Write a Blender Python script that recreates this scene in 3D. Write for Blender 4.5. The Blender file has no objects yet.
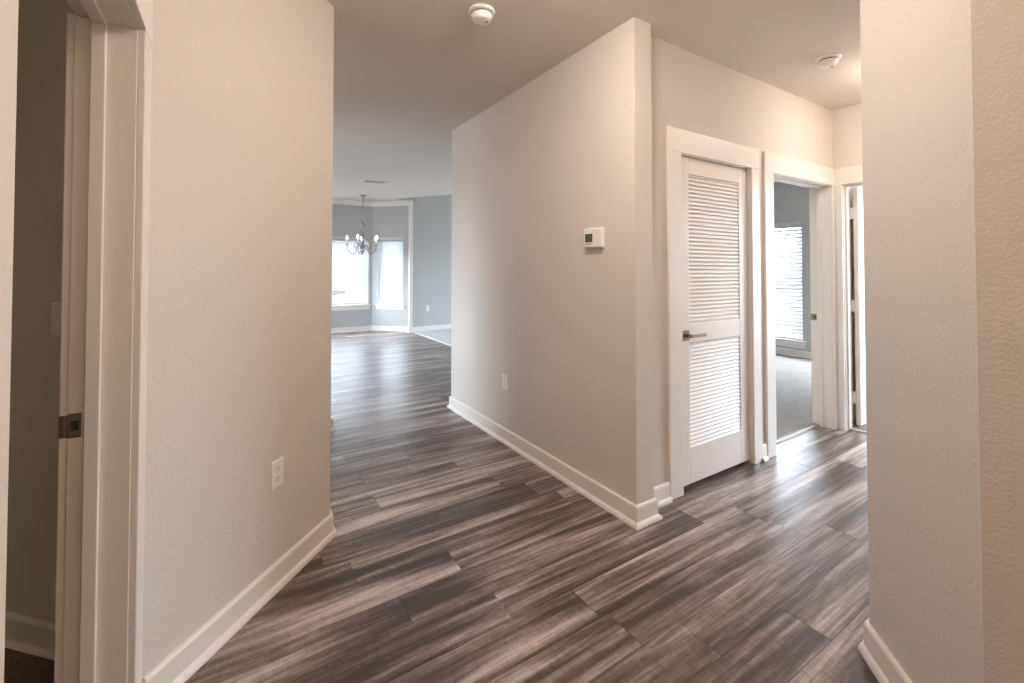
import bpy, bmesh, math, random
from mathutils import Vector, Matrix

# ------------------------------------------------------------------ camera, sky, exposure
scn = bpy.context.scene
COL = scn.collection
EYE = 1.378
cam_d = bpy.data.cameras.new('camera')
cam_d.sensor_width = 36.0
cam_d.lens = 441.74 / 1024 * 36.0
cam_d.shift_y = -(341.5 - 259.4) / 1024
cam_d.clip_start = 0.02
cam = bpy.data.objects.new('camera', cam_d)
COL.objects.link(cam)
cam.location = (0, 0, EYE)
cam.rotation_euler = (math.radians(90 + 1.097), 0, -math.radians(32.267))
scn.camera = cam

vs = scn.view_settings
scn.display_settings.display_device = 'sRGB'
vs.view_transform = 'Standard'
vs.look = 'None'
vs.gamma = 1.0
vs.use_curve_mapping = False
vs.exposure = 0.37
scn.cycles.diffuse_bounces = 8
scn.cycles.glossy_bounces = 4
scn.cycles.max_bounces = 12
scn.cycles.sample_clamp_indirect = 6.0
scn.cycles.caustics_reflective = False
scn.cycles.caustics_refractive = False

SKY = 31.0
world = bpy.data.worlds.new('sky')
scn.world = world
world.use_nodes = True
wn, wl = world.node_tree.nodes, world.node_tree.links
wn.clear()
tc = wn.new('ShaderNodeTexCoord')
sx = wn.new('ShaderNodeSeparateXYZ')
rp = wn.new('ShaderNodeValToRGB')
bg = wn.new('ShaderNodeBackground')
wo = wn.new('ShaderNodeOutputWorld')
wl.new(tc.outputs['Generated'], sx.inputs[0])
wl.new(sx.outputs['Z'], rp.inputs[0])
rp.color_ramp.elements[0].position = 0.0
rp.color_ramp.elements[0].color = (0.20, 0.21, 0.22, 1)      # ground bounce
rp.color_ramp.elements[1].position = 0.06
rp.color_ramp.elements[1].color = (0.78, 0.90, 1.04, 1)
wl.new(rp.outputs[0], bg.inputs[0])
bg.inputs[1].default_value = SKY
wl.new(bg.outputs[0], wo.inputs[0])


WARM = (1.0, 0.86, 0.76)
WARMER = (1.0, 0.74, 0.52)
HALL_LAMP = (1.06, 1.20)
CORRIDOR_LAMP = (3.78, 1.02)


def portal(loc, normal, w, h):
    d = bpy.data.lights.new('sky_portal', 'AREA')
    d.shape = 'RECTANGLE'
    d.size = w
    d.size_y = h
    d.cycles.is_portal = True
    o = bpy.data.objects.new('sky_portal', d)
    COL.objects.link(o)
    o.location = loc
    o.rotation_euler = Vector(normal).to_track_quat('-Z', 'Z').to_euler()


# ------------------------------------------------------------------ materials
def nodes(name):
    m = bpy.data.materials.new(name)
    m.use_nodes = True
    nt = m.node_tree
    return m, nt.nodes, nt.links, nt.nodes['Principled BSDF']


def plain(name, col, rough=0.5, metal=0.0, emit=None, strength=0.0, bump=None, spec=0.5):
    m, n, l, b = nodes(name)
    b.inputs['Base Color'].default_value = (*col, 1)
    b.inputs['Roughness'].default_value = rough
    b.inputs['Metallic'].default_value = metal
    b.inputs['Specular IOR Level'].default_value = spec
    if emit:
        b.inputs['Emission Color'].default_value = (*emit, 1)
        b.inputs['Emission Strength'].default_value = strength
    if bump:
        sc, st, dist = bump
        t = n.new('ShaderNodeTexCoord')
        z = n.new('ShaderNodeTexNoise')
        z.inputs['Scale'].default_value = sc
        z.inputs['Detail'].default_value = 3
        u = n.new('ShaderNodeBump')
        u.inputs['Strength'].default_value = st
        u.inputs['Distance'].default_value = dist
        l.new(t.outputs['Object'], z.inputs['Vector'])
        l.new(z.outputs[0], u.inputs['Height'])
        l.new(u.outputs[0], b.inputs['Normal'])
    return m


def carpet_mat(name, c0, c1, scale=260):
    m, n, l, b = nodes(name)
    t = n.new('ShaderNodeTexCoord')
    z = n.new('ShaderNodeTexNoise')
    z.inputs['Scale'].default_value = scale
    z.inputs['Detail'].default_value = 2
    r = n.new('ShaderNodeValToRGB')
    r.color_ramp.elements[0].position = 0.35
    r.color_ramp.elements[0].color = (*c0, 1)
    r.color_ramp.elements[1].position = 0.65
    r.color_ramp.elements[1].color = (*c1, 1)
    z2 = n.new('ShaderNodeTexNoise')
    z2.inputs['Scale'].default_value = 6
    mx = n.new('ShaderNodeMixRGB')
    mx.blend_type = 'MULTIPLY'
    mx.inputs[0].default_value = 0.35
    u = n.new('ShaderNodeBump')
    u.inputs['Strength'].default_value = 0.8
    u.inputs['Distance'].default_value = 0.006
    l.new(t.outputs['Object'], z.inputs['Vector'])
    l.new(t.outputs['Object'], z2.inputs['Vector'])
    l.new(z.outputs[0], r.inputs[0])
    l.new(r.outputs[0], mx.inputs[1])
    l.new(z2.outputs[0], mx.inputs[2])
    l.new(mx.outputs[0], b.inputs['Base Color'])
    l.new(z.outputs[0], u.inputs['Height'])
    l.new(u.outputs[0], b.inputs['Normal'])
    b.inputs['Roughness'].default_value = 0.95
    b.inputs['Specular IOR Level'].default_value = 0.1
    return m


def plank_mat():
    m, n, l, b = nodes('vinyl_plank')
    tc_ = n.new('ShaderNodeTexCoord')
    at = n.new('ShaderNodeAttribute')
    at.attribute_name = 'plank'
    sep = n.new('ShaderNodeSeparateColor')
    l.new(at.outputs['Color'], sep.inputs[0])

    def noise(sx_, sy_, wmul, detail, rough=0.6, dist=0.0):
        mp = n.new('ShaderNodeMapping')
        mp.inputs['Scale'].default_value = (sx_, sy_, 1)
        z = n.new('ShaderNodeTexNoise')
        z.noise_dimensions = '4D'
        z.inputs['Scale'].default_value = 1.0
        z.inputs['Detail'].default_value = detail
        z.inputs['Roughness'].default_value = rough
        z.inputs['Distortion'].default_value = dist
        w_ = n.new('ShaderNodeMath')
        w_.operation = 'MULTIPLY'
        w_.inputs[1].default_value = wmul
        l.new(sep.outputs[0], w_.inputs[0])
        l.new(tc_.outputs['Object'], mp.inputs[0])
        l.new(mp.outputs[0], z.inputs['Vector'])
        l.new(w_.outputs[0], z.inputs['W'])
        return z.outputs[0]

    def math_(op, a, b_):
        k = n.new('ShaderNodeMath')
        k.operation = op
        for i, v in enumerate((a, b_)):
            if isinstance(v, (int, float)):
                k.inputs[i].default_value = v
            else:
                l.new(v, k.inputs[i])
        return k.outputs[0]
    broad = noise(0.7, 10.0, 90, 4, 0.6, 0.7)
    mid = noise(1.6, 44.0, 60, 5, 0.65, 0.4)
    fine = noise(9.0, 260.0, 40, 4, 0.75)
    knot = noise(30.0, 14.0, 70, 3, 0.6, 1.8)
    s = math_('MULTIPLY', broad, 1.15)
    s = math_('ADD', s, math_('MULTIPLY', mid, 0.62))
    s = math_('ADD', s, math_('MULTIPLY', fine, 0.30))
    s = math_('ADD', s, math_('MULTIPLY', knot, 0.16))
    s = math_('SUBTRACT', s, 0.655)
    s = math_('ADD', math_('MULTIPLY', math_('SUBTRACT', s, 0.5), 1.40), 0.52)
    s = math_('ADD', s, math_('MULTIPLY', math_('SUBTRACT', sep.outputs[1], 0.5), 0.10))
    r = n.new('ShaderNodeValToRGB')
    e = r.color_ramp.elements
    e[0].position = 0.28
    e[0].color = (0.049, 0.032, 0.026, 1)
    e[1].position = 0.80
    e[1].color = (0.620, 0.555, 0.532, 1)
    k = e.new(0.44)
    k.color = (0.150, 0.111, 0.097, 1)
    k = e.new(0.56)
    k.color = (0.287, 0.232, 0.210, 1)
    k = e.new(0.68)
    k.color = (0.445, 0.385, 0.364, 1)
    l.new(s, r.inputs[0])
    l.new(r.outputs[0], b.inputs['Base Color'])
    u = n.new('ShaderNodeBump')
    u.inputs['Strength'].default_value = 0.12
    u.inputs['Distance'].default_value = 0.002
    l.new(math_('ADD', math_('MULTIPLY', fine, 0.7), math_('MULTIPLY', mid, 0.5)), u.inputs['Height'])
    l.new(u.outputs[0], b.inputs['Normal'])
    rg = math_('ADD', math_('MULTIPLY', fine, 0.16), 0.24)
    l.new(rg, b.inputs['Roughness'])
    b.inputs['Specular IOR Level'].default_value = 0.85
    return m


def slat_mat():
    m, n, l, b = nodes('blind_slat')
    b.inputs['Base Color'].default_value = (0.58, 0.59, 0.60, 1)
    b.inputs['Roughness'].default_value = 0.45
    return m


def glass_mat():
    m, n, l, b = nodes('window_glass')
    t = n.new('ShaderNodeBsdfTransparent')
    g = n.new('ShaderNodeBsdfGlossy')
    g.inputs['Roughness'].default_value = 0.02
    mx = n.new('ShaderNodeMixShader')
    mx.inputs[0].default_value = 0.06
    l.new(t.outputs[0], mx.inputs[1])
    l.new(g.outputs[0], mx.inputs[2])
    l.new(mx.outputs[0], n['Material Output'].inputs[0])
    return m


WALL = plain('wall_paint', (0.675, 0.63, 0.58), 0.75, bump=(95, 0.45, 0.004), spec=0.3)
GREYWALL = plain('living_wall_paint', (0.49, 0.50, 0.495), 0.75, bump=(95, 0.3, 0.004), spec=0.3)
CEIL = plain('ceiling_paint', (0.745, 0.69, 0.635), 0.9, bump=(70, 0.3, 0.004), spec=0.2)
TRIM = plain('trim_paint', (0.80, 0.76, 0.71), 0.38)
PLANK = plank_mat()
GAP = plain('plank_joint', (0.05, 0.04, 0.035), 0.7)
CARPET_GREY = carpet_mat('bedroom_carpet', (0.14, 0.125, 0.115), (0.46, 0.42, 0.39), 160)
CARPET_PALE = carpet_mat('living_carpet', (0.50, 0.49, 0.47), (0.70, 0.69, 0.67))
CARPET_DARK = carpet_mat('brown_carpet', (0.07, 0.05, 0.04), (0.34, 0.27, 0.22))
PLASTIC = plain('white_plastic', (0.88, 0.865, 0.83), 0.35)
PLASTIC_SHADE = plain('slot_dark', (0.03, 0.03, 0.03), 0.6)
SCREEN = plain('lcd_screen', (0.10, 0.115, 0.055), 0.25)
SCREEN_RIM = plain('lcd_rim', (0.03, 0.032, 0.025), 0.3)
NICKEL = plain('satin_nickel', (0.30, 0.235, 0.18), 0.30, 1.0)
CHROME = plain('chandelier_metal', (0.30, 0.30, 0.31), 0.35, 0.7)
BULB = plain('lit_bulb', (1, 1, 1), 0.3, emit=(1.0, 0.90, 0.78), strength=9)
DOME = plain('lamp_glass', (0.9, 0.88, 0.85), 0.3, emit=WARM, strength=71.0)
FILL_LEFT = plain('fill_glass_left', (0.9, 0.88, 0.85), 0.3, emit=(1.0, 0.82, 0.56), strength=18.0)  # glow of a lamp added to lift the dark left room
FILL_ENTRY = plain('fill_glass_entry', (0.9, 0.88, 0.85), 0.3, emit=WARMER, strength=38.0)  # warm glow of a fill lamp added behind the camera
FILL_SIDE = plain('fill_glass_side', (0.9, 0.88, 0.85), 0.3, emit=(1.0, 0.92, 0.87), strength=33.0)  # glow of an unseen lamp added to brighten the hall wall
DOME_B = plain('lamp_glass_corridor', (0.9, 0.88, 0.85), 0.3, emit=WARM, strength=32.0)
STONE = plain('counter_stone', (0.62, 0.61, 0.60), 0.25, bump=(40, 0.02, 0.001))
VINYL = plain('window_vinyl', (0.80, 0.81, 0.82), 0.4)
SLAT = slat_mat()
GLASS = glass_mat()


# ------------------------------------------------------------------ mesh helpers
def finish(name, bm, mat, parent=None, bevel=0.0, smooth=False, kind=None):
    bmesh.ops.recalc_face_normals(bm, faces=bm.faces)
    me = bpy.data.meshes.new(name)
    bm.to_mesh(me)
    bm.free()
    me.materials.append(mat)
    if smooth:
        for p in me.polygons:
            p.use_smooth = True
    o = bpy.data.objects.new(name, me)
    COL.objects.link(o)
    if parent:
        o.parent = parent
    if bevel:
        b = o.modifiers.new('bevel', 'BEVEL')
        b.width = bevel
        b.segments = 2
        b.limit_method = 'ANGLE'
    if kind:
        o['kind'] = kind
    return o


def box(bm, a, b, M=None):
    x0, y0, z0 = a
    x1, y1, z1 = b
    v = [Vector(p) for p in ((x0, y0, z0), (x1, y0, z0), (x1, y1, z0), (x0, y1, z0),
                             (x0, y0, z1), (x1, y0, z1), (x1, y1, z1), (x0, y1, z1))]
    if M:
        v = [M @ p for p in v]
    v = [bm.verts.new(p) for p in v]
    for f in ((3, 2, 1, 0), (4, 5, 6, 7), (0, 1, 5, 4), (1, 2, 6, 5), (2, 3, 7, 6), (3, 0, 4, 7)):
        bm.faces.new([v[i] for i in f])


def prism(bm, poly, z0, z1):
    lo = [bm.verts.new((x, y, z0)) for x, y in poly]
    hi = [bm.verts.new((x, y, z1)) for x, y in poly]
    n = len(poly)
    bm.faces.new(lo[::-1])
    bm.faces.new(hi)
    for i in range(n):
        j = (i + 1) % n
        bm.faces.new((lo[i], lo[j], hi[j], hi[i]))


def extrude_profile(bm, prof, axis_a, axis_b, axis_l, o, length):
    """closed profile of (a,b) pairs swept straight along axis_l"""
    A, B, L, O = (Vector(t) for t in (axis_a, axis_b, axis_l, o))
    r0 = [bm.verts.new(O + A * a + B * b) for a, b in prof]
    r1 = [bm.verts.new(O + A * a + B * b + L * length) for a, b in prof]
    n = len(prof)
    bm.faces.new(r0)
    bm.faces.new(r1[::-1])
    for i in range(n):
        j = (i + 1) % n
        bm.faces.new((r0[i], r0[j], r1[j], r1[i]))


def sweep(bm, path, prof, side):
    """profile (d, z) along a floor polyline; d goes to the right (side=1) or left (side=-1), mitred"""
    pts = [Vector(p) for p in path]
    n = len(pts)
    nor = []
    for i in range(n - 1):
        d = (pts[i + 1] - pts[i]).normalized()
        nor.append(Vector((d.y, -d.x)) * side)
    rings = []
    for i in range(n):
        if i == 0:
            m = nor[0]
        elif i == n - 1:
            m = nor[-1]
        else:
            m = (nor[i - 1] + nor[i])
            m = m / (m.dot(nor[i]))
        rings.append([bm.verts.new((pts[i].x + m.x * d, pts[i].y + m.y * d, z)) for d, z in prof])
    k = len(prof)
    for i in range(n - 1):
        for a in range(k):
            c = (a + 1) % k
            bm.faces.new((rings[i][a], rings[i][c], rings[i + 1][c], rings[i + 1][a]))
    bm.faces.new(rings[0][::-1])
    bm.faces.new(rings[-1])


def tube(bm, pts, rad, seg=8, cap=True):
    pts = [Vector(p) for p in pts]
    rads = rad if isinstance(rad, (list, tuple)) else [rad] * len(pts)
    rings = []
    ref = None
    for i, p in enumerate(pts):
        a = pts[max(i - 1, 0)]
        b = pts[min(i + 1, len(pts) - 1)]
        t = (b - a).normalized()
        if ref is None:
            ref = Vector((0, 0, 1)) if abs(t.z) < 0.9 else Vector((1, 0, 0))
        u = (ref - t * ref.dot(t)).normalized()
        ref = u
        w = t.cross(u)
        rings.append([bm.verts.new(p + (u * math.cos(2 * math.pi * k / seg) + w * math.sin(2 * math.pi * k / seg)) * rads[i]) for k in range(seg)])
    for i in range(len(rings) - 1):
        for k in range(seg):
            j = (k + 1) % seg
            bm.faces.new((rings[i][k], rings[i][j], rings[i + 1][j], rings[i + 1][k]))
    if cap:
        bm.faces.new(rings[0][::-1])
        bm.faces.new(rings[-1])


def lathe(bm, prof, c=(0, 0, 0), seg=32):
    c = Vector(c)
    rings = []
    for r, z in prof:
        if r < 1e-5:
            rings.append([bm.verts.new(c + Vector((0, 0, z)))])
        else:
            rings.append([bm.verts.new(c + Vector((r * math.cos(2 * math.pi * k / seg), r * math.sin(2 * math.pi * k / seg), z))) for k in range(seg)])
    for a, b in zip(rings, rings[1:]):
        for k in range(seg):
            j = (k + 1) % seg
            if len(a) == 1 and len(b) == 1:
                continue
            if len(a) == 1:
                bm.faces.new((a[0], b[j], b[k]))
            elif len(b) == 1:
                bm.faces.new((a[k], a[j], b[0]))
            else:
                bm.faces.new((a[k], a[j], b[j], b[k]))


def spline(pts, n=8):
    P = [Vector(p) for p in pts]
    P = [P[0]] + P + [P[-1]]
    out = []
    for i in range(1, len(P) - 2):
        for k in range(n):
            t = k / n
            a, b, c, d = P[i - 1], P[i], P[i + 1], P[i + 2]
            out.append(0.5 * ((2 * b) + (c - a) * t + (2 * a - 5 * b + 4 * c - d) * t * t + (3 * b - a - 3 * c + d) * t ** 3))
    out.append(P[-2])
    return out


def tag(o, label, cat, group=None):
    o['label'] = label
    o['category'] = cat
    if group:
        o['group'] = group
    return o


def empty(name, loc, label=None, cat=None, M=None, group=None, kind=None):
    o = bpy.data.objects.new(name, None)
    COL.objects.link(o)
    if M is not None:
        o.matrix_world = M
    else:
        o.location = loc
    if label:
        tag(o, label, cat, group)
    if kind:
        o['kind'] = kind
    return o


def frame(origin, ax, ay, az=(0, 0, 1)):
    X, Y, Z = Vector(ax).normalized(), Vector(ay).normalized(), Vector(az)
    M = Matrix.Identity(4)
    for i in range(3):
        M[i][0], M[i][1], M[i][2], M[i][3] = X[i], Y[i], Z[i], origin[i]
    return M


H = 2.75        # hall and bedroom ceiling
HL = 2.83       # living room ceiling
S2 = math.sqrt(0.5)


# ------------------------------------------------------------------ floor
def build_floor():
    rng = random.Random(5)
    w, L = 0.178, 1.22
    y0 = 1.486
    known = {0: 2.165, -1: 1.24, 1: 0.604, 2: 0.897}
    bm = bmesh.new()
    lay = bm.loops.layers.color.new('plank')
    g = 0.0009
    X0, X1, Y0, Y1 = -3.2, 7.45, -2.2, 10.05
    r = math.floor((Y0 - y0) / w)
    while y0 + r * w < Y1:
        ya, yb = y0 + r * w, y0 + (r + 1) * w
        off = known.get(r, rng.random() * L)
        k = math.floor((X0 - off) / L)
        while off + k * L < X1:
            xa, xb = off + k * L, off + (k + 1) * L
            c = (rng.random(), rng.random(), rng.random(), 1)
            vs_ = [bm.verts.new(p) for p in ((xa + g, ya + g, 0), (xb - g, ya + g, 0), (xb - g, yb - g, 0), (xa + g, yb - g, 0))]
            f = bm.faces.new(vs_)
            for lp in f.loops:
                lp[lay] = c
            k += 1
        r += 1
    top = list(bm.faces)
    ret = bmesh.ops.extrude_face_region(bm, geom=top)
    for v in [e for e in ret['geom'] if isinstance(e, bmesh.types.BMVert)]:
        v.co.z = 0.0
    for f in top:
        for v in f.verts:
            v.co.z = -0.0012
    me = bpy.data.meshes.new('floor')
    bm.normal_update()
    # joint bed under the planks
    b0 = len(bm.faces)
    box(bm, (X0, Y0, -0.05), (X1 + 0.4, Y1, -0.0011))
    bm.faces.ensure_lookup_table()
    for f in bm.faces[b0:]:
        f.material_index = 1
    bm.to_mesh(me)
    bm.free()
    me.materials.append(PLANK)
    me.materials.append(GAP)
    o = bpy.data.objects.new('floor', me)
    COL.objects.link(o)
    o['kind'] = 'structure'


build_floor()


def slab(name, a, b, mat, poly=None):
    bm = bmesh.new()
    if poly:
        prism(bm, poly, a, b)
    else:
        box(bm, a, b)
    return finish(name, bm, mat, kind='structure')


slab('floor_carpet_bedroom', (3.33, 1.868, 0.0), (7.36, 4.9, 0.012), CARPET_GREY)
slab('floor_carpet_far_bedroom', (4.478, -1.5, 0.0), (7.36, 1.747, 0.012), CARPET_GREY)
slab('floor_carpet_living', (3.28, 5.0, 0.0), (8.5, 9.18, 0.012), CARPET_PALE)
slab('floor_carpet_left', 0.0, 0.012, CARPET_DARK,
     [(-0.36, -2.0), (-0.36, 2.064), (-0.896, 2.6), (-3.0, 2.6), (-3.0, -2.0)])
# thin metal edge where vinyl meets carpet
bm = bmesh.new()
prof = [(-0.016, 0), (0.016, 0), (0.010, 0.013), (-0.010, 0.014)]
extrude_profile(bm, prof, (0, 1, 0), (0, 0, 1), (1, 0, 0), (3.40, 1.858, 0), 0.93)
finish('trim_1', bm, plain('edge_strip', (0.30, 0.26, 0.23), 0.5), kind='structure')
bm = bmesh.new()
extrude_profile(bm, prof, (1, 0, 0), (0, 0, 1), (0, 1, 0), (4.468, 0.77, 0), 0.89)
finish('trim_2', bm, plain('edge_strip_pale', (0.55, 0.5, 0.45), 0.5), kind='structure')
bm = bmesh.new()
extrude_profile(bm, prof, (1, 0, 0), (0, 0, 1), (0, 1, 0), (3.275, 4.05, 0), 5.1)
finish('trim_3', bm, plain('edge_strip_light', (0.62, 0.62, 0.62), 0.5), kind='structure')


# ------------------------------------------------------------------ walls
def walls(name, mat, boxes=(), polys=(), z1=H):
    bm = bmesh.new()
    for a, b in boxes:
        box(bm, a, b)
    for p in polys:
        prism(bm, p, 0, z1)
    return finish(name, bm, mat, kind='structure')


def seg_wall(bm, P0, P1, t, z1, openings=()):
    """wall from P0 to P1, room on its right, thickness t behind; openings (s0,s1,z0,z1)"""
    d = (Vector(P1) - Vector(P0))
    L = d.length
    d.normalize()
    M = frame((P0[0], P0[1], 0), (d.x, d.y, 0), (-d.y, d.x, 0))
    s = 0.0
    for s0, s1, a, b in sorted(openings):
        if s0 > s:
            box(bm, (s, 0, 0), (s0, t, z1), M)
        if a > 0:
            box(bm, (s0, 0, 0), (s1, t, a), M)
        if b < z1:
            box(bm, (s0, 0, b), (s1, t, z1), M)
        s = s1
    if s < L:
        box(bm, (s, 0, 0), (L, t, z1), M)
    return M


# block left of the hall: door side of the foyer, 45 degree wall, end toward the living room
walls('wall_left', WALL, polys=[[(-0.242, 1.68), (-0.242, 1.770), (0.436, 2.448), (0.436, 2.60), (-0.896, 2.60), (-0.375, 2.079), (-0.375, 1.68)]])
walls('wall_foyer_left', WALL, boxes=[((-0.375, -2.0, 0), (-0.242, 0.757, H)), ((-0.375, 0.757, 2.095), (-0.242, 1.68, H))])
walls('wall_foyer_back', WALL, boxes=[((-3.1, -2.12, 0), (1.69, -2.0, H))])
walls('wall_right', WALL, polys=[[(1.5785, -2.0), (1.5785, 0.3165), (1.9370, 0.6740), (4.41, 0.6740), (4.41, 0.5735), (1.993, 0.5735), (1.69, 0.27), (1.69, -2.0)]])
walls('wall_hall', WALL, polys=[[(1.839, 1.663), (1.975, 1.663), (1.975, 3.92), (3.2, 3.92), (3.2, 4.04), (1.839, 4.04)]])
bm = bmesh.new()
seg_wall(bm, (1.975, 1.7475), (7.36, 1.7475), 0.145, H,
         [(2.31 - 1.975, 3.12 - 1.975, 0, 2.105), (3.38 - 1.975, 4.36 - 1.975, 0, 2.105)])
finish('wall_corridor', bm, WALL, kind='structure')
walls('wall_corridor_end', WALL, boxes=[((4.41, -1.6, 0), (4.525, 0.75, H)), ((4.41, 0.75, 2.105), (4.525, 1.694, H)), ((4.41, 1.694, 0), (4.525, 1.7475, H))])
walls('wall_closet', WALL, boxes=[((1.975, 2.6, 0), (3.2, 2.7, H)), ((3.2, 1.8625, 0), (3.32, 5.0, HL))])
walls('wall_left_room', WALL, boxes=[((-3.1, -2.0, 0), (-3.0, 2.6, H)), ((-3.1, 2.6, 0), (-0.896, 2.7, H))])
bm = bmesh.new()
LH = seg_wall(bm, (-2.5, 2.7), (-2.5, 4.0), 0.12, H)
finish('wall_side_hall', bm, WALL, kind='structure')
walls('wall_kitchen', WALL, boxes=[((-3.1, 4.0, 0), (0.711, 4.12, HL))])
bm = bmesh.new()
W2 = seg_wall(bm, (7.36, 5.0), (7.36, -1.7), 0.14, H, [(0.65, 1.655, 0.26, 2.10), (1.95, 3.0, 0.26, 2.10), (3.9, 6.2, 0.20, 2.40)])
finish('wall_bedroom_window', bm, GREYWALL, kind='structure')
walls('wall_bedroom', GREYWALL, boxes=[((3.32, 4.9, 0), (8.6, 5.0, 3.9)), ((4.525, -1.6, 0), (7.36, -1.5, H))])
# living room shell
bm = bmesh.new()
seg_wall(bm, (3.27, 9.18), (8.6, 9.18), 0.07, 4.0)
finish('wall_living_far', bm, GREYWALL, kind='structure')
bm = bmesh.new()
seg_wall(bm, (-3.1, 9.18), (0.33, 9.18), 0.07, HL)
seg_wall(bm, (-3.0, 4.0), (-3.0, 9.2), 0.12, HL, [(1.6, 4.7, 0.95, 2.4)])
finish('wall_living_left', bm, GREYWALL, kind='structure')
bm = bmesh.new()
seg_wall(bm, (8.5, 9.3), (8.5, 4.95), 0.12, 4.0, [(0.6, 2.6, 0.2, 2.4)])
finish('wall_living_right', bm, GREYWALL, kind='structure')
bm = bmesh.new()
BACK = seg_wall(bm, (0.93, 9.9), (2.60, 9.9), 0.14, HL, [(0.15, 1.585, 0.585, 2.05)])
finish('wall_bay_back', bm, GREYWALL, kind='structure')
bm = bmesh.new()
DIAG = seg_wall(bm, (2.60, 9.9), (3.27, 9.23), 0.14, HL, [(0.146, 0.735, 0.585, 2.05)])
box(bm, (3.27, 9.23, 0), (3.41, 9.25, HL))
finish('wall_bay_right', bm, GREYWALL, kind='structure')
bm = bmesh.new()
DIAL = seg_wall(bm, (0.26, 9.23), (0.93, 9.9), 0.14, HL, [(0.28, 0.72, 0.585, 2.05)])
finish('wall_bay_left', bm, GREYWALL, kind='structure')
bm = bmesh.new()
box(bm, (3.195, 9.165, 0), (3.27, 9.25, HL))
finish('trim_9', bm, TRIM, bevel=0.004, kind='structure')
# gable above the bay opening
bm = bmesh.new()
SL = 0.17
for y in (9.18, 9.25):
    pass
pts = [(2.9, HL), (3.3, HL - 0.01), (3.3, HL + SL * 0.4)]
r0 = [bm.verts.new((x, 9.18, z)) for x, z in pts]
r1 = [bm.verts.new((x, 9.25, z)) for x, z in pts]
bm.faces.new(r0)
bm.faces.new(r1[::-1])
for i in range(3):
    j = (i + 1) % 3
    bm.faces.new((r0[i], r0[j], r1[j], r1[i]))
finish('wall_bay_gable', bm, GREYWALL, kind='structure')

# ------------------------------------------------------------------ ceilings
bm = bmesh.new()
box(bm, (-3.2, -2.2, H), (3.2, 4.04, H + 0.2))
box(bm, (3.2, -2.2, H), (7.6, 5.0, H + 0.2))
finish('ceiling', bm, CEIL, kind='structure')
bm = bmesh.new()
for (x0, x1, y0, y1, vault) in ((-3.2, 2.9, 4.04, 9.26, 0), (2.9, 8.7, 4.04, 9.19, 1), (-0.2, 3.6, 9.26, 10.1, 0)):
    def cz(x, y):
        return H + (HL - H) * min(1, (y - 4.04) / 5.14) + (SL * (x - 2.9) if vault else 0)
    vs_ = [bm.verts.new((x, y, cz(x, y) + t)) for t in (0, .15) for x, y in ((x0, y0), (x1, y0), (x1, y1), (x0, y1))]
    for f in ((3, 2, 1, 0), (4, 5, 6, 7), (0, 1, 5, 4), (1, 2, 6, 5), (2, 3, 7, 6), (3, 0, 4, 7)):
        bm.faces.new([vs_[i] for i in f])
finish('ceiling_living', bm, CEIL, kind='structure')

# ------------------------------------------------------------------ baseboards
BASE = [(0, 0), (0.033, 0), (0.0325, 0.008), (0.029, 0.017), (0.023, 0.023), (0.016, 0.026), (0.016, 0.099), (0.013, 0.106), (0.008, 0.109), (0, 0.109)]


def baseboard(name, path, side=1, mat=TRIM):
    bm = bmesh.new()
    sweep(bm, path, BASE, side)
    return finish(name, bm, mat, kind='structure')


baseboard('baseboard_left', [(-0.224, 1.788), (0.436, 2.448), (0.436, 2.60), (-0.8, 2.60)])
baseboard('baseboard_hall', [(3.1, 4.04), (1.839, 4.04), (1.839, 1.663), (1.975, 1.663), (1.975, 1.7475), (2.202, 1.7475)])
baseboard('baseboard_corridor', [(3.204, 1.7475), (3.262, 1.7475)])
baseboard('baseboard_right', [(1.5785, -1.9), (1.5785, 0.3165), (1.9370, 0.6740), (4.40, 0.6740)], -1)
baseboard('baseboard_kitchen', [(-2.4, 4.0), (0.711, 4.0), (0.711, 4.12), (-1.0, 4.12)])
baseboard('baseboard_bay', [(-2.9, 9.18), (0.26, 9.18), (0.26, 9.23), (0.93, 9.9), (2.60, 9.9), (3.21, 9.29)])
baseboard('baseboard_living', [(3.185, 9.20), (3.185, 9.165), (3.28, 9.165), (3.28, 9.18), (8.4, 9.18)])
baseboard('baseboard_bedroom', [(7.36, 4.9), (7.36, 1.8625)])
baseboard('baseboard_left_room', [(-0.375, 2.079), (-0.896, 2.60), (-2.9, 2.60)], -1)
# crown moulding round the bay
bm = bmesh.new()
sweep(bm, [(0.26, 9.20), (0.26, 9.23), (0.93, 9.9), (2.60, 9.9), (3.27, 9.23), (3.27, 9.19)],
      [(0, HL), (0, HL - 0.10), (0.012, HL - 0.10), (0.02, HL - 0.08), (0.055, HL - 0.025), (0.07, HL - 0.012), (0.07, HL)], 1)
finish('trim_4', bm, TRIM, kind='structure')


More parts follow.
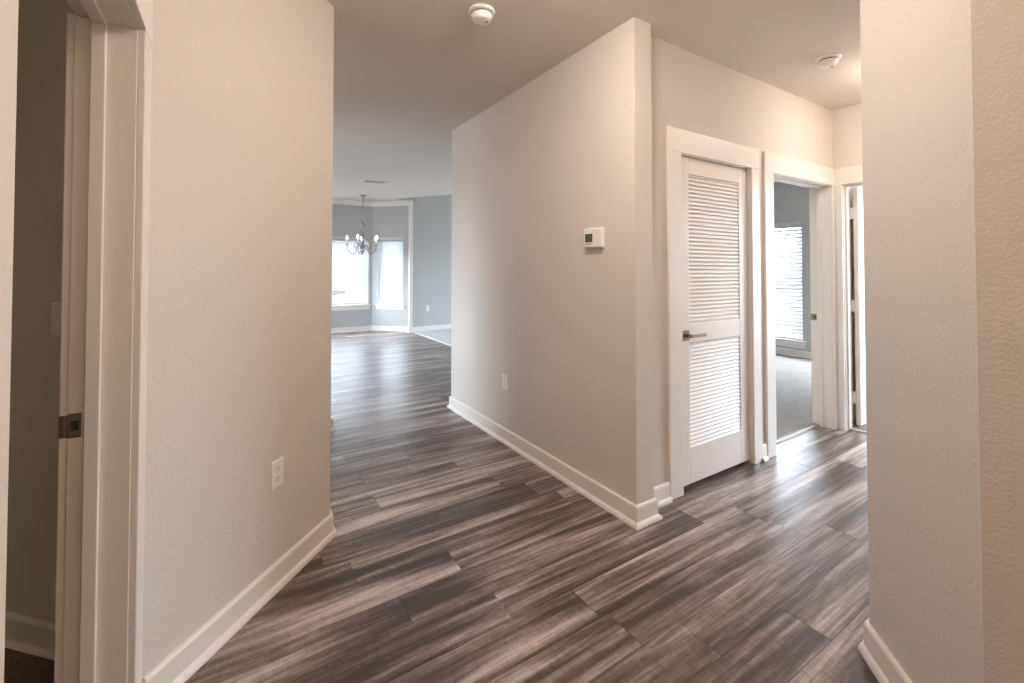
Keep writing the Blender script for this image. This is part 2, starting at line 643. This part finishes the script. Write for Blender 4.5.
# ------------------------------------------------------------------ door casings and jambs
def casing(name, M, x0, x1, wl_, wr, head_z, head_h, depth, th=0.018, stop=None, jamb_t=0.02, near=True, wall_t=0.115):
    """local frame: x along the wall, y out of the room wall (negative = into the wall), z up.
       opening x0..x1 between jamb faces, casing widths wl_/wr"""
    root = empty(name, (0, 0, 0), M=M, kind='structure')
    rv = 0.004
    for nm, a, b in (('casing_side', x0 - rv - wl_, x0 - rv), ('casing_side', x1 + rv, x1 + rv + wr)):
        bm = bmesh.new()
        box(bm, (a, 0, 0), (b, th, head_z + rv))
        finish(nm, bm, TRIM, root, bevel=0.003)
    bm = bmesh.new()
    box(bm, (x0 - rv - wl_, 0, head_z + rv), (x1 + rv + wr, th + 0.0015, head_z + rv + head_h))
    finish('casing_head', bm, TRIM, root, bevel=0.003)
    # jamb, three boards
    bm = bmesh.new()
    box(bm, (x0 - jamb_t, -depth, 0), (x0, 0, head_z))
    box(bm, (x1, -depth, 0), (x1 + jamb_t, 0, head_z))
    box(bm, (x0 - jamb_t, -depth, head_z), (x1 + jamb_t, 0, head_z + jamb_t))
    finish('jamb', bm, TRIM, root, bevel=0.002)
    if stop:
        s0, s1, p = stop
        bm = bmesh.new()
        box(bm, (x0, -s1, 0), (x0 + p, -s0, head_z - p))
        box(bm, (x1 - p, -s1, 0), (x1, -s0, head_z - p))
        box(bm, (x0, -s1, head_z - p), (x1, -s0, head_z))
        finish('door_stop', bm, TRIM, root, bevel=0.003)
    # casing on the far side of the wall
    for a, b in ((x0 - rv - 0.09, x0 - rv), (x1 + rv, x1 + rv + min(wr, 0.09))):
        bm = bmesh.new()
        box(bm, (a, -depth - th, 0), (b, -depth, head_z + rv))
        if near:
            finish('casing_back', bm, TRIM, root, bevel=0.003)
        else:
            bm.free()
    return root


# closet (louvred) door casing, bedroom casing, end door casing, left room casing
MX = frame((0, 1.7475, 0), (1, 0, 0), (0, -1, 0), (0, 0, 1))
casing('trim_5', MX, 2.328, 3.100, 0.120, 0.098, 2.083, 0.146, 0.145, stop=(0.051, 0.088, 0.011), near=False)
casing('trim_6', MX, 3.400, 4.340, 0.118, 0.062, 2.083, 0.146, 0.145, stop=(0.065, 0.1, 0.012))
ME = frame((4.41, 0, 0), (0, 1, 0), (-1, 0, 0))
casing('trim_7', ME, 0.775, 1.674, 0.08, 0.05, 2.083, 0.146, 0.13, stop=(0.03, 0.07, 0.012), near=False)
ML = frame((-0.242, 0, 0), (0, 1, 0), (1, 0, 0))
trim_left = casing('trim_8', ML, 0.777, 1.660, 0.09, 0.122, 2.075, 0.146, 0.133, stop=(0.066, 0.099, 0.012), near=True)


# ------------------------------------------------------------------ strike plates (part of their jambs)
def strike(parent, o, ax, nrm, w, h):
    """plate on a jamb face: ax = across, nrm = out of the jamb; coordinates local to the parent"""
    A, N, Z = Vector(ax), Vector(nrm), Vector((0, 0, 1))
    O = Vector(o)
    M = frame(O, A, N)
    bm = bmesh.new()
    t = 0.0022
    hw, hh = w / 2, h / 2
    sw, sh = 0.008, 0.013
    for a, b in (((-hw, 0, -hh), (hw, t, -sh)), ((-hw, 0, sh), (hw, t, hh)), ((-hw, 0, -sh), (-sw, t, sh)), ((sw, 0, -sh), (hw, t, sh))):
        box(bm, a, b, M)
    # curved lip past the jamb edge
    lip = [(hw, 0), (hw + 0.009, -0.0005), (hw + 0.018, -0.002), (hw + 0.0185, 0.0002), (hw + 0.009, t), (hw, t)]
    extrude_profile(bm, [(a, b) for a, b in lip], A, N, Z, O - Z * hh * 0.9, h * 0.9)
    p = finish('strike_plate', bm, NICKEL, parent, bevel=0.0012)
    p['label'] = 'satin nickel strike plate'
    bm = bmesh.new()
    box(bm, (-sw, 0.0001, -sh), (sw, 0.0008, sh), M)
    finish('latch_hole', bm, PLASTIC_SHADE, p)
    bm = bmesh.new()
    for s in (-1, 1):
        tube(bm, [M @ Vector((0, t * 0.5, s * hh * 0.72)), M @ Vector((0, t + 0.0008, s * hh * 0.72))], 0.004, 10)
    finish('screw', bm, NICKEL, p)


strike(trim_left, (1.660, -0.1185, 0.949), (0, -1, 0), (-1, 0, 0), 0.027, 0.066)
for o in COL.objects:
    if o.name == 'trim_6':
        strike(o, (4.340, -0.127, 0.945), (0, -1, 0), (-1, 0, 0), 0.028, 0.058)


# ------------------------------------------------------------------ louvred closet door
def louvre_door():
    x0, x1, z0, z1 = 2.3315, 3.0940, 0.026, 2.078
    yf, yb = 1.7620, 1.7970          # front face just behind the casing plane
    root = empty('door_1', ((x0 + x1) / 2, yf, 0), kind='structure')
    root.location = (0, 0, 0)
    root['label'] = 'closed white louvred door with two slatted panels and a lever handle'
    st, sr = 0.104, 0.102
    za, zb, zc, zd = 0.252, 0.905, 1.022, 1.972
    bm = bmesh.new()
    box(bm, (x0, yf, z0), (x0 + st, yb, z1))
    box(bm, (x1 - sr, yf, z0), (x1, yb, z1))
    for a, b in ((z0, za), (zb, zc), (zd, z1)):
        box(bm, (x0 + st, yf, a), (x1 - sr, yb, b))
    finish('door_frame', bm, TRIM, root, bevel=0.0025)
    for a, b in ((za, zb), (zc, zd)):
        bm = bmesh.new()
        L = x1 - sr - x0 - st
        n = int((b - a) / 0.0250)
        pitch = (b - a) / n
        for i in range(n + 1):
            zc_ = a + i * pitch
            lo = max(a, zc_ - 0.004)
            # slat leans: front edge low, back edge high
            prof_ = [(0.003, zc_ - 0.0110), (0.003, zc_ - 0.0045), (0.0145, zc_ + 0.0165), (0.019, zc_ + 0.0130), (0.0065, zc_ - 0.0125)]
            prof_ = [(p, min(max(q, a), b)) for p, q in prof_]
            if max(q for _, q in prof_) - min(q for _, q in prof_) < 0.006:
                continue
            extrude_profile(bm, prof_, (0, 1, 0), (0, 0, 1), (1, 0, 0), (x0 + st, yf, 0), L)
        finish('louvre_panel', bm, TRIM, root)
        bm = bmesh.new()
        box(bm, (x0 + st, yb - 0.003, a), (x1 - sr, yb - 0.0005, b))
        finish('panel_backing', bm, TRIM, root)
    # lever handle
    cx, cz = x0 + 0.060, 0.956
    bm = bmesh.new()
    box(bm, (cx - 0.031, yf - 0.009, cz - 0.033), (cx + 0.031, yf, cz + 0.033))
    h = finish('door_handle', bm, NICKEL, root, bevel=0.003)
    h['label'] = 'satin nickel lever handle on a square plate'
    bm = bmesh.new()
    tube(bm, [(cx, yf - 0.008, cz), (cx, yf - 0.05, cz)], 0.011, 16)
    box(bm, (cx - 0.012, yf - 0.058, cz - 0.009), (cx + 0.135, yf - 0.046, cz + 0.009))
    finish('lever', bm, NICKEL, h, bevel=0.003)
    # hinges
    for z in (1.86, 1.06, 0.27):
        bm = bmesh.new()
        for k in range(5):
            za_ = z - 0.05 + k * 0.02
            tube(bm, [(x1 + 0.002, yf - 0.014, za_ + 0.0006), (x1 + 0.002, yf - 0.014, za_ + 0.0194)], 0.0080, 12)
        lathe(bm, [(0, 0.056), (0.004, 0.055), (0.0062, 0.050), (0, 0.050)], (x1 + 0.002, yf - 0.014, z), 12)
        box(bm, (x1 + 0.0015, yf - 0.012, z - 0.05), (x1 + 0.0055, yf + 0.004, z + 0.05))
        finish('hinge', bm, TRIM, root)
    return root


louvre_door()


# open panel door at the end of the corridor
def end_door():
    root = empty('door_2', (0, 0, 0), kind='structure')
    root['label'] = 'white door standing open beyond the end of the corridor'
    # leaf folded back along +x behind the end wall, hinge edge toward the corridor
    x0, x1 = 4.548, 5.40
    ya, yb = 1.620, 1.655
    bm = bmesh.new()
    st = 0.11
    box(bm, (x0, ya, 0.03), (x0 + st, yb, 2.07))
    box(bm, (x1 - st, ya, 0.03), (x1, yb, 2.07))
    for a, b in ((0.03, 0.26), (0.92, 1.04), (1.95, 2.07)):
        box(bm, (x0 + st, ya, a), (x1 - st, yb, b))
    finish('door_frame', bm, TRIM, root, bevel=0.0025)
    bm = bmesh.new()
    for a, b in ((0.26, 0.92), (1.04, 1.95)):
        box(bm, (x0 + st, ya + 0.010, a), (x1 - st, yb - 0.010, b))
    finish('panel', bm, TRIM, root)
    for z in (1.85, 1.05, 0.26):
        bm = bmesh.new()
        box(bm, (4.534, 1.6535, z - 0.05), (4.5475, 1.676, z + 0.05))
        tube(bm, [(4.546, 1.664, z - 0.05), (4.546, 1.664, z + 0.05)], 0.0075, 12)
        finish('hinge', bm, TRIM, root)


end_door()


# open leaf of the left room door, swung back inside that room
def left_leaf():
    root = empty('door_3', (0, 0, 0), kind='structure')
    root['label'] = 'white door swung back into the dark left room'
    y0 = 0.795
    bm = bmesh.new()
    st = 0.11
    x1, x0 = -0.40, -1.285
    box(bm, (x0, y0, 0.02), (x0 + st, y0 + 0.035, 2.07))
    box(bm, (x1 - st, y0, 0.02), (x1, y0 + 0.035, 2.07))
    for a, b in ((0.02, 0.26), (0.92, 1.04), (1.95, 2.07)):
        box(bm, (x0 + st, y0, a), (x1 - st, y0 + 0.035, b))
    finish('door_frame', bm, TRIM, root, bevel=0.0025)
    bm = bmesh.new()
    for a, b in ((0.26, 0.92), (1.04, 1.95)):
        box(bm, (x0 + st, y0 + 0.010, a), (x1 - st, y0 + 0.025, b))
    finish('panel', bm, TRIM, root)
    bm = bmesh.new()
    for s in (-1, 1):
        yy = y0 + 0.0175 + s * 0.0175
        tube(bm, [(x0 + 0.06, yy, 0.95), (x0 + 0.06, yy + s * 0.05, 0.95)], 0.011, 14)
        box(bm, (x0 + 0.05, min(yy + s * 0.046, yy + s * 0.058), 0.941), (x0 + 0.19, max(yy + s * 0.046, yy + s * 0.058), 0.959))
        box(bm, (x0 + 0.03, min(yy, yy + s * 0.008), 0.92), (x0 + 0.09, max(yy, yy + s * 0.008), 0.98))
    finish('door_handle', bm, NICKEL, root, bevel=0.002)


left_leaf()


# ------------------------------------------------------------------ windows and blinds
def window(idx, M, s0, s1, z0, z1, blind_label=None, wall_t=0.14, cross=True, tilt=32, stool=True, blind=True, group=None, drop=0.0):
    """M: wall frame from seg_wall (x along, y outwards, z up)"""
    root = empty('window_%d' % idx, (0, 0, 0), M=M, kind='structure')
    w = s1 - s0
    ya, yb = wall_t - 0.065, wall_t - 0.005
    f = 0.045
    bm = bmesh.new()
    box(bm, (s0, ya, z0), (s0 + f, yb, z1))
    box(bm, (s1 - f, ya, z0), (s1, yb, z1))
    box(bm, (s0 + f, ya, z0), (s1 - f, yb, z0 + f))
    box(bm, (s0 + f, ya, z1 - f), (s1 - f, yb, z1))
    zm = (z0 + z1) / 2
    box(bm, (s0 + f, ya + 0.012, zm - 0.022), (s1 - f, yb - 0.012, zm + 0.022))
    finish('window_frame', bm, VINYL, root, bevel=0.002)
    for a, b in ((z0 + f, zm - 0.022), (zm + 0.022, z1 - f)):
        bm = bmesh.new()
        box(bm, (s0 + f, yb - 0.03, a), (s1 - f, yb - 0.026, b))
        finish('pane', bm, GLASS, root)
    if stool:
        bm = bmesh.new()
        box(bm, (s0 - 0.055, -0.042, z0 - 0.024), (s1 + 0.055, ya, z0 + 0.002))
        finish('window_stool', bm, TRIM, root, bevel=0.005)
        bm = bmesh.new()
        box(bm, (s0 - 0.035, -0.017, z0 - 0.114), (s1 + 0.035, 0, z0 - 0.024))
        finish('window_apron', bm, TRIM, root, bevel=0.003)
    c = M @ Vector(((s0 + s1) / 2, wall_t + 0.01, zm))
    nrm = M.to_3x3() @ Vector((0, -1, 0))
    portal(c, nrm, w, z1 - z0)
    if not blind:
        return
    b = empty('window_blind', (0, 0, 0), M=M)
    tag(b, blind_label, 'blind', group)
    yc = 0.038
    g = 0.006
    bm = bmesh.new()
    box(bm, (s0 + g, yc - 0.034, z1 - 0.062), (s1 - g, yc - 0.028, z1 - 0.002))
    box(bm, (s0 + g, yc - 0.026, z1 - 0.045), (s1 - g, yc + 0.026, z1 - 0.003))
    finish('headrail', bm, SLAT, b, bevel=0.002)
    bm = bmesh.new()
    zb_ = z0 + 0.028 + drop
    zt = z1 - 0.075
    n = int((zt - zb_) / 0.057)
    t = math.radians(tilt)
    for i in range(n + 1):
        zc_ = zb_ + 0.03 + (zt - zb_ - 0.03) * i / n
        hw = 0.032
        dy, dz = hw * math.cos(t), hw * math.sin(t)
        # front (room) edge lower, back edge higher, slightly crowned
        p = [(yc - dy, zc_ - dz), (yc, zc_ + 0.003), (yc + dy, zc_ + dz), (yc + dy, zc_ + dz - 0.0028), (yc, zc_), (yc - dy, zc_ - dz - 0.0028)]
        extrude_profile(bm, p, (0, 1, 0), (0, 0, 1), (1, 0, 0), (s0 + g, 0, 0), w - 2 * g)
    finish('slats', bm, SLAT, b)
    bm = bmesh.new()
    box(bm, (s0 + g, yc - 0.025, zb_ - 0.02), (s1 - g, yc + 0.025, zb_))
    finish('bottom_rail', bm, SLAT, b, bevel=0.003)
    bm = bmesh.new()
    for q in ((0.16, 0.84) if w < 1.1 else (0.1, 0.5, 0.9)):
        for y in (yc - 0.024, yc + 0.024):
            x = s0 + w * q
            tube(bm, [(x, y, zb_ - 0.005), (x, y, z1 - 0.05)], 0.0016, 6)
    finish('ladder_cord', bm, SLAT, b)
    bm = bmesh.new()
    tube(bm, [(s0 + 0.07, yc - 0.042, z1 - 0.06), (s0 + 0.075, yc - 0.046, z1 - 0.75)], 0.0045, 8)
    finish('tilt_wand', bm, SLAT, b)


window(1, BACK, 0.15, 1.585, 0.585, 2.05, 'wide white slatted blind behind the chandelier in the far bay', tilt=63)
window(2, DIAG, 0.146, 0.735, 0.585, 2.05, 'narrow white slatted blind on the angled right side of the far bay', tilt=63)
window(3, DIAL, 0.28, 0.72, 0.585, 2.05, blind=False)  # unseen; left bare and sized to throw light into the bay
window(4, W2, 0.65, 1.655, 0.26, 2.10, 'tall white slatted blind in the carpeted bedroom seen through the open doorway', tilt=49)
window(5, W2, 3.9, 6.2, 0.20, 2.40, blind=False)
window(8, W2, 1.95, 3.0, 0.26, 2.10, blind=False)  # unseen window added to bring more daylight into the bedroom
LR = frame((8.5, 9.3, 0), (0, -1, 0), (1, 0, 0))
window(6, LR, 0.6, 2.6, 0.2, 2.4, blind=False, wall_t=0.12)  # unseen window added to brighten the living room
LK = frame((-3.0, 4.0, 0), (0, 1, 0), (-1, 0, 0))
window(7, LK, 1.6, 4.7, 0.95, 2.4, blind=False, wall_t=0.12)  # unseen window on the kitchen side, added as a daylight source


# ------------------------------------------------------------------ wall plates and thermostat
def plate_body(bm, w, h, t, M):
    """bevelled cover plate, x across, y out, z up"""
    e = 0.004
    a = [(-w / 2, 0, -h / 2), (w / 2, 0, -h / 2), (w / 2, 0, h / 2), (-w / 2, 0, h / 2)]
    b = [(x, t * 0.45, z) for x, _, z in a]
    c = [(x - math.copysign(e, x), t, z - math.copysign(e, z)) for x, _, z in a]
    R = [[bm.verts.new(M @ Vector(p)) for p in r] for r in (a, b, c)]
    bm.faces.new(R[0][::-1])
    bm.faces.new(R[2])
    for r0_, r1_ in zip(R, R[1:]):
        for i in range(4):
            j = (i + 1) % 4
            bm.faces.new((r0_[i], r0_[j], r1_[j], r1_[i]))


def outlet(M, label):
    root = empty('wall_outlet', (0, 0, 0), M=M)
    tag(root, label, 'outlet')
    I = Matrix.Identity(4)
    bm = bmesh.new()
    plate_body(bm, 0.074, 0.118, 0.006, I)
    finish('cover_plate', bm, PLASTIC, root)
    for s in (1, -1):
        zc_ = s * 0.0215
        bm = bmesh.new()
        pts = []
        for k in range(24):
            a = 2 * math.pi * k / 24
            pts.append((0.0172 * math.cos(a), max(-0.0135, min(0.0135, 0.0172 * math.sin(a))) + zc_))
        extrude_profile(bm, pts, (1, 0, 0), (0, 0, 1), (0, 1, 0), (0, 0.005, 0), 0.003)
        r = finish('receptacle', bm, PLASTIC, root)
        bm = bmesh.new()
        box(bm, (-0.0078, 0.0079, zc_ - 0.001), (-0.0052, 0.0084, zc_ + 0.0085))
        box(bm, (0.0052, 0.0079, zc_ + 0.0005), (0.0078, 0.0084, zc_ + 0.0075))
        tube(bm, [(0, 0.0079, zc_ - 0.0075), (0, 0.0084, zc_ - 0.0075)], 0.0028, 10)
        finish('slots', bm, PLASTIC_SHADE, r)
    bm = bmesh.new()
    tube(bm, [(0, 0.0055, 0), (0, 0.0072, 0)], 0.0032, 12)
    finish('screw', bm, PLASTIC, root)


un, nn = Vector((S2, S2, 0)), Vector((S2, -S2, 0))
P = un * 1.663 + nn * (-1.4228)
outlet(frame((P.x, P.y, 0.486), un, nn), 'white duplex outlet low on the angled left wall')
outlet(frame((1.839, 3.018, 0.471), (0, 1, 0), (-1, 0, 0)), 'white duplex outlet low on the hall wall below the thermostat')
outlet(frame((3.61, 9.18, 0.49), (1, 0, 0), (0, -1, 0)), 'small white outlet on the distant grey living room wall')

# light switch in the dark left room
SU = 1.2049
P = un * SU + nn * (-1.953)
root = empty('light_switch', (0, 0, 0), M=frame((P.x, P.y, 1.193), nn, -un))
tag(root, 'white light switch on the dark wall inside the left room', 'switch')
bm = bmesh.new()
plate_body(bm, 0.074, 0.118, 0.006, Matrix.Identity(4))
finish('cover_plate', bm, PLASTIC, root)
bm = bmesh.new()
extrude_profile(bm, [(0.005, -0.012), (0.012, 0.004), (0.017, 0.011), (0.014, 0.014), (0.005, 0.010)], (0, 1, 0), (0, 0, 1), (1, 0, 0), (-0.005, 0, 0), 0.010)
finish('toggle', bm, PLASTIC, root)

# thermostat
root = empty('thermostat', (0, 0, 0), M=frame((1.839, 1.972, 1.556), (0, 1, 0), (-1, 0, 0)))
tag(root, 'white thermostat with small dark display on the hall wall', 'thermostat')
bm = bmesh.new()
box(bm, (-0.076, 0, -0.062), (0.076, 0.006, 0.060))
finish('back_plate', bm, PLASTIC, root, bevel=0.002)
bm = bmesh.new()
box(bm, (-0.073, 0.005, -0.056), (0.073, 0.030, 0.057))
finish('housing', bm, PLASTIC, root, bevel=0.006)
bm = bmesh.new()
box(bm, (-0.004, 0.0295, -0.024), (0.060, 0.0312, 0.026))
sc_ = finish('display', bm, SCREEN_RIM, root, bevel=0.0005)
sc_['label'] = 'dark liquid crystal display'
bm = bmesh.new()
box(bm, (0.002, 0.0308, -0.018), (0.050, 0.0316, 0.020))
finish('screen', bm, SCREEN, sc_)
bm = bmesh.new()
for k in range(3):
    box(bm, (0.002 + k * 0.020, 0.0295, -0.037), (0.018 + k * 0.020, 0.0318, -0.032))
finish('brand_print', bm, plain('print_grey', (0.25, 0.25, 0.26), 0.5), root)  # grey bars standing in for the small brand lettering


# ------------------------------------------------------------------ smoke detectors
def smoke_detector(x, y, label):
    root = empty('smoke_detector', (x, y, H))
    tag(root, label, 'smoke detector')
    bm = bmesh.new()
    lathe(bm, [(0, 0), (0.070, 0), (0.0715, -0.004), (0.070, -0.010), (0.064, -0.014), (0.055, -0.015), (0, -0.015)], seg=40)
    finish('base_ring', bm, PLASTIC, root, smooth=True)
    bm = bmesh.new()
    lathe(bm, [(0, -0.014), (0.050, -0.014), (0.050, -0.024), (0, -0.024)], seg=40)
    finish('vent_gap', bm, PLASTIC_SHADE, root)
    bm = bmesh.new()
    lathe(bm, [(0, -0.023), (0.056, -0.023), (0.057, -0.027), (0.052, -0.042), (0.046, -0.051), (0.038, -0.055), (0, -0.056)], seg=40)
    c = finish('cover', bm, PLASTIC, root, smooth=True)
    bm = bmesh.new()
    lathe(bm, [(0, -0.0555), (0.008, -0.0555), (0.008, -0.0585), (0, -0.059)], (0.026, -0.012, 0), 14)
    finish('test_button', bm, plain('button_shade', (0.35, 0.33, 0.31), 0.5), root, smooth=True)


smoke_detector(1.110, 2.062, 'round white smoke detector on the hall ceiling near the top of the photo')
smoke_detector(3.275, 1.318, 'round white smoke detector on the corridor ceiling above the doorways')


# ------------------------------------------------------------------ flush ceiling lamps out of frame; side hall, entry and left room ones are added fill
def flush_light(x, y, label, dome):
    root = empty('ceiling_light', (x, y, H))
    tag(root, label, 'lamp')
    bm = bmesh.new()
    lathe(bm, [(0, 0), (0.165, 0), (0.168, -0.012), (0.160, -0.026), (0, -0.026)], seg=40)
    finish('base', bm, NICKEL, root, smooth=True)
    bm = bmesh.new()
    lathe(bm, [(0.152, -0.024), (0.150, -0.050), (0.132, -0.085), (0.09, -0.108), (0.04, -0.118), (0, -0.120)], seg=40)
    finish('glass_dome', bm, dome, root, smooth=True)


flush_light(*HALL_LAMP, 'flush glass ceiling lamp over the hall junction', DOME)
flush_light(-0.25, 3.30, 'added flush fill lamp in the side hall behind the angled wall', FILL_SIDE)
flush_light(0.60, -1.05, 'added flush fill lamp over the entry behind the camera', FILL_ENTRY)
flush_light(-1.7, 0.2, 'added dim fill lamp inside the left room', FILL_LEFT)
flush_light(*CORRIDOR_LAMP, 'flush glass ceiling lamp over the side corridor', DOME_B)


# ------------------------------------------------------------------ ceiling register
root = empty('ceiling_vent', (1.965, 7.34, H + (HL - H) * (7.34 - 4.04) / 5.14))
tag(root, 'white ceiling vent in front of the chandelier in the far room', 'vent')
bm = bmesh.new()
w, d = 0.19, 0.12
for a, b in (((-w, -d, -0.008), (w, -d + 0.025, 0)), ((-w, d - 0.025, -0.008), (w, d, 0)), ((-w, -d + 0.025, -0.008), (-w + 0.025, d - 0.025, 0)), ((w - 0.025, -d + 0.025, -0.008), (w, d - 0.025, 0))):
    box(bm, a, b)
finish('vent_frame', bm, PLASTIC, root, bevel=0.002)
bm = bmesh.new()
for k in range(7):
    y = -d + 0.04 + k * (2 * d - 0.08) / 6
    extrude_profile(bm, [(-0.010, -0.010), (-0.008, -0.011), (0.010, -0.001), (0.008, 0)], (0, 1, 0), (0, 0, 1), (1, 0, 0), (-w + 0.025, y, 0), 2 * w - 0.05)
finish('vent_slats', bm, PLASTIC, root)
bm = bmesh.new()
box(bm, (-w + 0.02, -d + 0.02, -0.0008), (w - 0.02, d - 0.02, 0))
finish('vent_opening', bm, PLASTIC_SHADE, root)


# ------------------------------------------------------------------ chandelier
def chandelier():
    cx, cy = 2.17, 8.985
    root = empty('chandelier', (cx, cy, 0))
    tag(root, 'five-arm metal chandelier with lit candle bulbs hanging in the far bay', 'chandelier')
    bm = bmesh.new()
    lathe(bm, [(0, HL), (0.062, HL), (0.064, HL - 0.010), (0.050, HL - 0.022), (0.018, HL - 0.032), (0.012, HL - 0.045), (0, HL - 0.045)], seg=28)
    finish('canopy', bm, CHROME, root, smooth=True)
    bm = bmesh.new()
    z = HL - 0.04
    tube(bm, [(0, 0, HL - 0.04), (0, 0, 2.26)], 0.008, 8)
    finish('rod', bm, CHROME, root, smooth=True)
    bm = bmesh.new()
    lathe(bm, [(0, 2.275), (0.014, 2.27), (0.022, 2.25), (0.050, 2.236), (0.058, 2.222), (0.030, 2.208), (0.016, 2.17), (0.012, 2.10), (0.014, 1.92), (0.030, 1.86), (0.042, 1.80), (0.030, 1.74), (0.038, 1.715), (0.024, 1.69), (0.012, 1.665), (0.016, 1.652), (0, 1.638)], seg=24)
    finish('center_column', bm, CHROME, root, smooth=True)
    base_a = math.radians(-32.27)     # toward the picture plane
    for k in range(5):
        th = math.radians((-88, 2, 78, 144, 204)[k])
        # direction: sin -> to the right of the photo, cos -> toward the camera
        R = Vector((math.cos(base_a), math.sin(base_a), 0))
        Fw = Vector((-math.sin(-base_a), -math.cos(-base_a), 0))
        D = R * math.sin(th) + Fw * math.cos(th)

        def pt(r, z_):
            return D * r + Vector((0, 0, z_))
        bm = bmesh.new()
        tube(bm, spline([pt(0.028, 1.76), pt(0.075, 1.83), pt(0.115, 1.79), pt(0.125, 1.71), pt(0.185, 1.655), pt(0.255, 1.69), pt(0.302, 1.77), pt(0.308, 1.835)], 7), 0.009, 8)
        arm = finish('arm', bm, CHROME, root, smooth=True)
        bm = bmesh.new()
        tube(bm, spline([pt(0.046, 2.225), pt(0.034, 2.12), pt(0.052, 2.02), pt(0.115, 1.93), pt(0.160, 1.84), pt(0.135, 1.75), pt(0.085, 1.74), pt(0.075, 1.79)], 7), 0.0075, 8)
        finish('scroll', bm, CHROME, root, smooth=True)
        c = pt(0.308, 0)
        bm = bmesh.new()
        lathe(bm, [(0, 1.828), (0.014, 1.830), (0.032, 1.842), (0.034, 1.848), (0.012, 1.848), (0.012, 1.846), (0, 1.846)], c, 18)
        finish('drip_cup', bm, CHROME, arm, smooth=True)
        bm = bmesh.new()
        lathe(bm, [(0.0105, 1.845), (0.0105, 1.938), (0, 1.938)], c, 14)
        finish('candle_sleeve', bm, PLASTIC, arm, smooth=True)
        bm = bmesh.new()
        lathe(bm, [(0.008, 1.937), (0.016, 1.955), (0.018, 1.972), (0.012, 1.998), (0.004, 2.018), (0, 2.022)], c, 14)
        finish('bulb', bm, BULB, arm, smooth=True)


chandelier()


# ------------------------------------------------------------------ breakfast bar seen past the left wall
def bar():
    tip = Vector((1.29, 6.27, 0))
    M = frame(tip, -un, -nn)          # x back along the bar, y toward the kitchen
    root = empty('breakfast_bar', (0, 0, 0), M=M)
    tag(root, 'pale stone breakfast bar end poking out past the left wall', 'bar')
    bm = bmesh.new()
    box(bm, (0, 0, 1.03), (1.1, 0.42, 1.07))
    finish('countertop', bm, STONE, root, bevel=0.006)
    bm = bmesh.new()
    box(bm, (0.32, 0.24, 0.0), (1.1, 0.36, 1.03))
    finish('half_wall', bm, GREYWALL, root)
    for x in (0.20,):
        bm = bmesh.new()
        pr_ = [(0.02, 1.03), (0.02, 1.0), (0.06, 0.97), (0.10, 0.90), (0.12, 0.83), (0.24, 0.80), (0.24, 1.03)]
        box(bm, (0.20, 0.18, 0.82), (0.32, 0.36, 1.03))
        finish('bracket', bm, TRIM, root, bevel=0.004)


bar()
